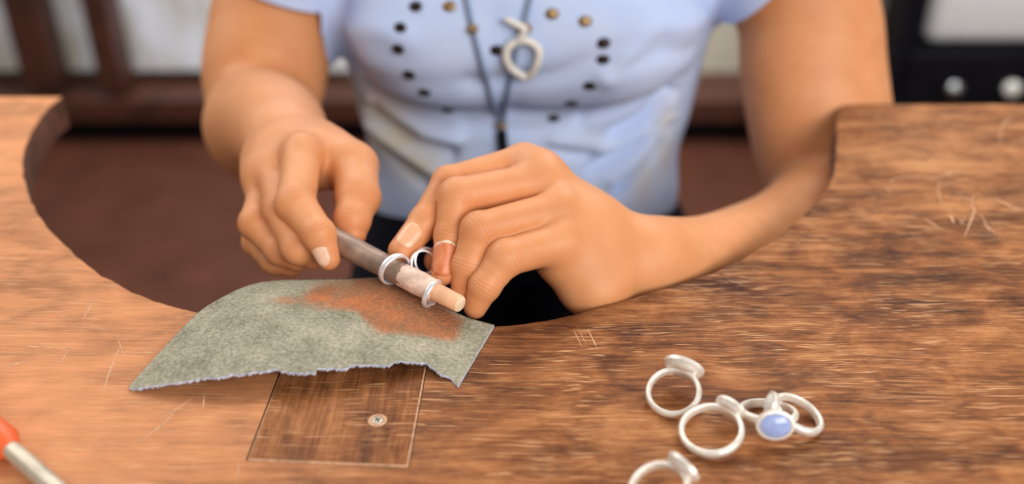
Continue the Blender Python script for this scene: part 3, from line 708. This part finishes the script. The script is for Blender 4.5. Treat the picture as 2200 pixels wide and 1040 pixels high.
# folds in the cloth, drawn on the body's front as (x, z) lines
def xz(px, py, Yf=73.0):
    v = (py - 520) / FPX; d = Yf / (cT - v * sT); q = ray(px, py, d); return q[0], q[2]
folds = [([(770, 262), (930, 268), (1080, 272), (1240, 268), (1400, 240), (1470, 205)], 1.0, -.42),
         ([(1300, 150), (1400, 60), (1520, 60)], .9, .30), ([(1020, 170), (1180, 150), (1320, 90), (1420, 70)], 1.0, -.28),
         ([(1320, 130), (1420, 105), (1490, 120)], .8, -.25), ([(760, 190), (900, 175), (1010, 160)], 1.2, -.16),
         ([(1465, 250), (1390, 300), (1330, 325)], .55, -.8), ([(1470, 225), (1380, 262), (1250, 290)], .5, -.45), ([(1440, 380), (1380, 425), (1340, 462)], .45, -.5), ([(1460, 300), (1380, 360), (1280, 400)], .6, -.65), ([(1460, 340), (1400, 410), (1340, 450)], .6, -.6),
         ([(1465, 275), (1400, 330), (1300, 365)], .6, .45), ([(1455, 320), (1390, 390), (1320, 430)], .6, .45), ([(1200, 330), (1300, 345), (1400, 330)], .9, .25), ([(1180, 355), (1290, 372), (1380, 345)], .5, -.3),
         ([(770, 275), (860, 310), (980, 330)], .7, .55), ([(775, 310), (870, 350), (960, 370)], .6, -.7), ([(775, 335), (860, 375), (930, 410)], .7, .65),
         ([(780, 370), (850, 410), (900, 440)], .6, -.6), ([(790, 290), (880, 325)], .5, -.5), ([(1000, 300), (1150, 310), (1250, 295)], .8, -.25),
         ([(740, 90), (800, 60), (880, 70)], 1.0, .22), ([(1080, 30), (1100, 130), (1090, 250)], 1.6, -.18)]
disp = np.zeros(len(Vs)); front = Vs[:, 1] < 86
for pl, wdt, am in folds:
    p = spline([xz(*q) for q in pl], 50); best = np.full(len(Vs), 99.0)
    for q in p: best = np.minimum(best, (Vs[:, 0] - q[0]) ** 2 + (Vs[:, 2] - q[1]) ** 2)
    disp += np.where(front, 1.6 * am * np.exp(-best / wdt ** 2), 0)
e = .1; gr = np.stack([SHR.f(Vs + np.eye(3)[i] * e) - SHR.f(Vs - np.eye(3)[i] * e) for i in range(3)], 1); gr /= np.maximum(np.linalg.norm(gr, axis=1), 1e-6)[:, None]
Vd = Vs + gr * disp[:, None]
fk = keep[Qs].all(1); used = np.unique(Qs[fk]); remap = -np.ones(len(Vs), int); remap[used] = np.arange(len(used))
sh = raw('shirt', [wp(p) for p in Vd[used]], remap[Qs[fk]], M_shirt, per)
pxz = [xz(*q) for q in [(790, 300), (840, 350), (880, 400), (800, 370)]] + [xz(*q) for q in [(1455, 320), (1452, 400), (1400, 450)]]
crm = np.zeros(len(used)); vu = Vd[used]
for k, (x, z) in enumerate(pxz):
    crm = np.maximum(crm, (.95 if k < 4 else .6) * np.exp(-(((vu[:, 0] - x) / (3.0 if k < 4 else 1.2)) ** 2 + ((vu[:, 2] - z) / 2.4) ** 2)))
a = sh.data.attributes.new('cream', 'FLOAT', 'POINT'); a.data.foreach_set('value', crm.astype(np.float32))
bm = bmesh.new(); bm.from_mesh(sh.data)
for xs, zz, sl in ((-16.2, 6.0, -.36), (18.4, 4.4, 1.35)):
    lim = lambda v: (v.co.x * 100 < xs) if xs < 0 else (v.co.x * 100 > xs)
    fs_ = [f for f in bm.faces if all(lim(v) for v in f.verts)]
    gm = list(set(fs_ + [e for f in fs_ for e in f.edges] + [v for f in fs_ for v in f.verts]))
    bmesh.ops.bisect_plane(bm, geom=gm, plane_co=wp((xs, 0, zz)), plane_no=(sl, 0, -1), clear_outer=True)
bm.to_mesh(sh.data); bm.free(); smooth(sh.data)
sh['label'] = 'pale blue jersey t-shirt with dark studs'
sh_pts = Vd[used]
def on_shirt(px, py, out_=0.0):      # nearest shirt surface point along a line of sight
    d_ = ray(px, py, 1.0) - np.array([0, 0, CAMH]); d_ = d_ / np.linalg.norm(d_)
    t = 60.0; org = np.array([0, 0, CAMH])
    for _ in range(80):
        s = SHR.f((org + d_ * t)[None])[0]
        if s < .01: break
        t += max(s * .8, .01)
    p = org + d_ * t
    g2 = np.array([SHR.f((p + np.eye(3)[i] * .1)[None])[0] - SHR.f((p - np.eye(3)[i] * .1)[None])[0] for i in range(3)]); g2 /= np.linalg.norm(g2)
    i = ((sh_pts - p) ** 2).sum(1).argmin(); p = p + g2 * ((sh_pts[i] - p) @ g2)
    return p + g2 * out_, g2
studs = [(893, 14), (965, 14), (862, 60), (858, 104), (878, 162), (911, 202), (960, 251), (1190, 264), (1228, 222), (1268, 184), (1297, 132), (1297, 93), (1257, 46), (1186, 30), (1128, 62), (1066, 110)]
smesh = None
for k, (px, py) in enumerate(studs):
    p, n_ = on_shirt(px, py, .02)
    if smesh is None:
        bm = bmesh.new(); lathe(bm, (0, 0, -.0006), (0, 0, 1), [(0, .0042), (.0008, .0044), (.0018, .0038), (.0026, .002), (.0028, 0)], 20)
        for v in bm.verts: v.co.x *= 1.25
        o = obj('stud', bm, M_stud); smesh = o.data
    else: o = link(bpy.data.objects.new('stud', smesh))
    q = Vector(n_).to_track_quat('Z', 'Y'); o.parent = sh
    o.matrix_world = Matrix.LocRotScale(wp(p), q, Vector((1, 1, 1)))
    if k in (1, 13, 12, 14): o.data = o.data.copy(); o.data.materials[0] = M_gold; o['label'] = 'bronze gold stud'
# trousers: hips, thighs, shins
TRO = U(3, Ell((XC, 85, -19), (16.5, 12, 10)), Cone((XC - 9, 84, -23), (XC - 11, 48, -24), 8.6, 6.8), Cone((XC + 9, 84, -23), (XC + 11, 48, -24), 8.6, 6.8),
        Cone((XC - 11, 48, -24), (XC - 11, 52, -82), 6.2, 4.4), Cone((XC + 11, 48, -24), (XC + 11, 52, -82), 6.2, 4.4))
Vt, Qt = polygonise(TRO, .9)
tr = raw('trousers', [wp(p) for p in Vt], Qt, M_trouser, per); tr['label'] = 'black trousers'
for sx in (-11, 11):
    Vt, Qt = polygonise(U(1.5, Cone((XC + sx, 53, -85.5), (XC + sx, 40, -87), 4.2, 2.9), Cone((XC + sx, 55, -86), (XC + sx, 52, -82), 3.6, 4.2)), .5)
    Vt[:, 2] = np.maximum(Vt[:, 2], -89.9); raw('shoe', [wp(p) for p in Vt], Qt, M_black, per)
HA = U(1.5, Ell(hc + (0, 2.2, 1.8), (8.8, 9.2, 10.6)), Ell(hc + (0, 8, -6), (6.5, 5, 9)))
Vh, Qh = polygonise(HA, .5); kp = ~((Vh[:, 1] < hc[1] - 4.5) & (Vh[:, 2] < hc[2] + 6)); fk = kp[Qh].all(1)
raw('hair', [wp(p) for p in Vh], Qh[fk], M_black, per)
# stool
sto = thing('work_stool', 'dark wooden work stool under the seated person', 'stool', (XC/100, .86, 0))
bm = bmesh.new(); lathe(bm, (XC/100, .87, .535), (0, 0, 1), [(0, 0), (0, .16), (.01, .17), (.03, .17), (.036, .16), (.036, 0)], 40, False); obj('seat', bm, M_dark, sto, True, 40)
for a in (45, 135, 225, 315):
    ca, sa = math.cos(R(a)), math.sin(R(a)); bm = bmesh.new()
    tube(bm, [(XC/100 + ca * .19, .87 + sa * .19, 0), (XC/100 + ca * .12, .87 + sa * .12, .54)], [.016, .02], 14); obj('leg', bm, M_dark, sto, True, 40)

# ------------------------------------------------------------------ necklace
nk = thing('necklace', 'long grey cord necklace with an open white shell pendant hanging over the blue shirt', 'necklace', wp(on_shirt(1078, 270)[0]))
def cord(pts, rr, mat, name, out_=.25, n=30, par=None):
    sp = spline(pts, n); bm = bmesh.new(); tube(bm, [wp(on_shirt(p[0], p[1], out_)[0]) for p in sp], rr, 10); return obj(name, bm, mat, par or nk)
cord([(985, -70), (1003, 0), (1016, 62), (1040, 155), (1060, 222), (1076, 274)], .0022, M_cord, 'cord')
cord([(1165, -70), (1138, 0), (1124, 62), (1110, 105), (1097, 175), (1080, 274)], .0022, M_cord, 'cord')
def blob(px, py, r_, mat, name, out_=.3, sc=(1, 1, 1)):
    bm = bmesh.new(); bmesh.ops.create_uvsphere(bm, u_segments=20, v_segments=14, radius=r_)
    p, n_ = on_shirt(px, py, out_)
    for v in bm.verts: v.co = wp(p) + Vector((v.co.x * sc[0], v.co.y * sc[1], v.co.z * sc[2]))
    return obj(name, bm, mat, nk)
blob(1016, 62, .0042, M_gold, 'bead'); blob(1077, 274, .0042, M_gold, 'bead', .35, (1.3, 1, .8)); blob(1122, 60, .0052, M_gold, 'bead', .35)
cord([(1078, 284), (1081, 305), (1086, 330), (1090, 350)], .0046, M_black, 'tassel', .4, 10)
cord([(1106, 88), (1088, 108), (1094, 138), (1118, 158), (1133, 164), (1150, 140), (1158, 108), (1148, 92), (1128, 84), (1106, 88)], .0032, M_horn, 'pendant_loop', .55, 44)
cord([(1085, 40), (1104, 48), (1128, 62), (1112, 82)], [.0016 + .0014 * math.sin(i / 11 * 3.1) for i in range(12)], M_horn, 'pendant_bar', .7, 12)
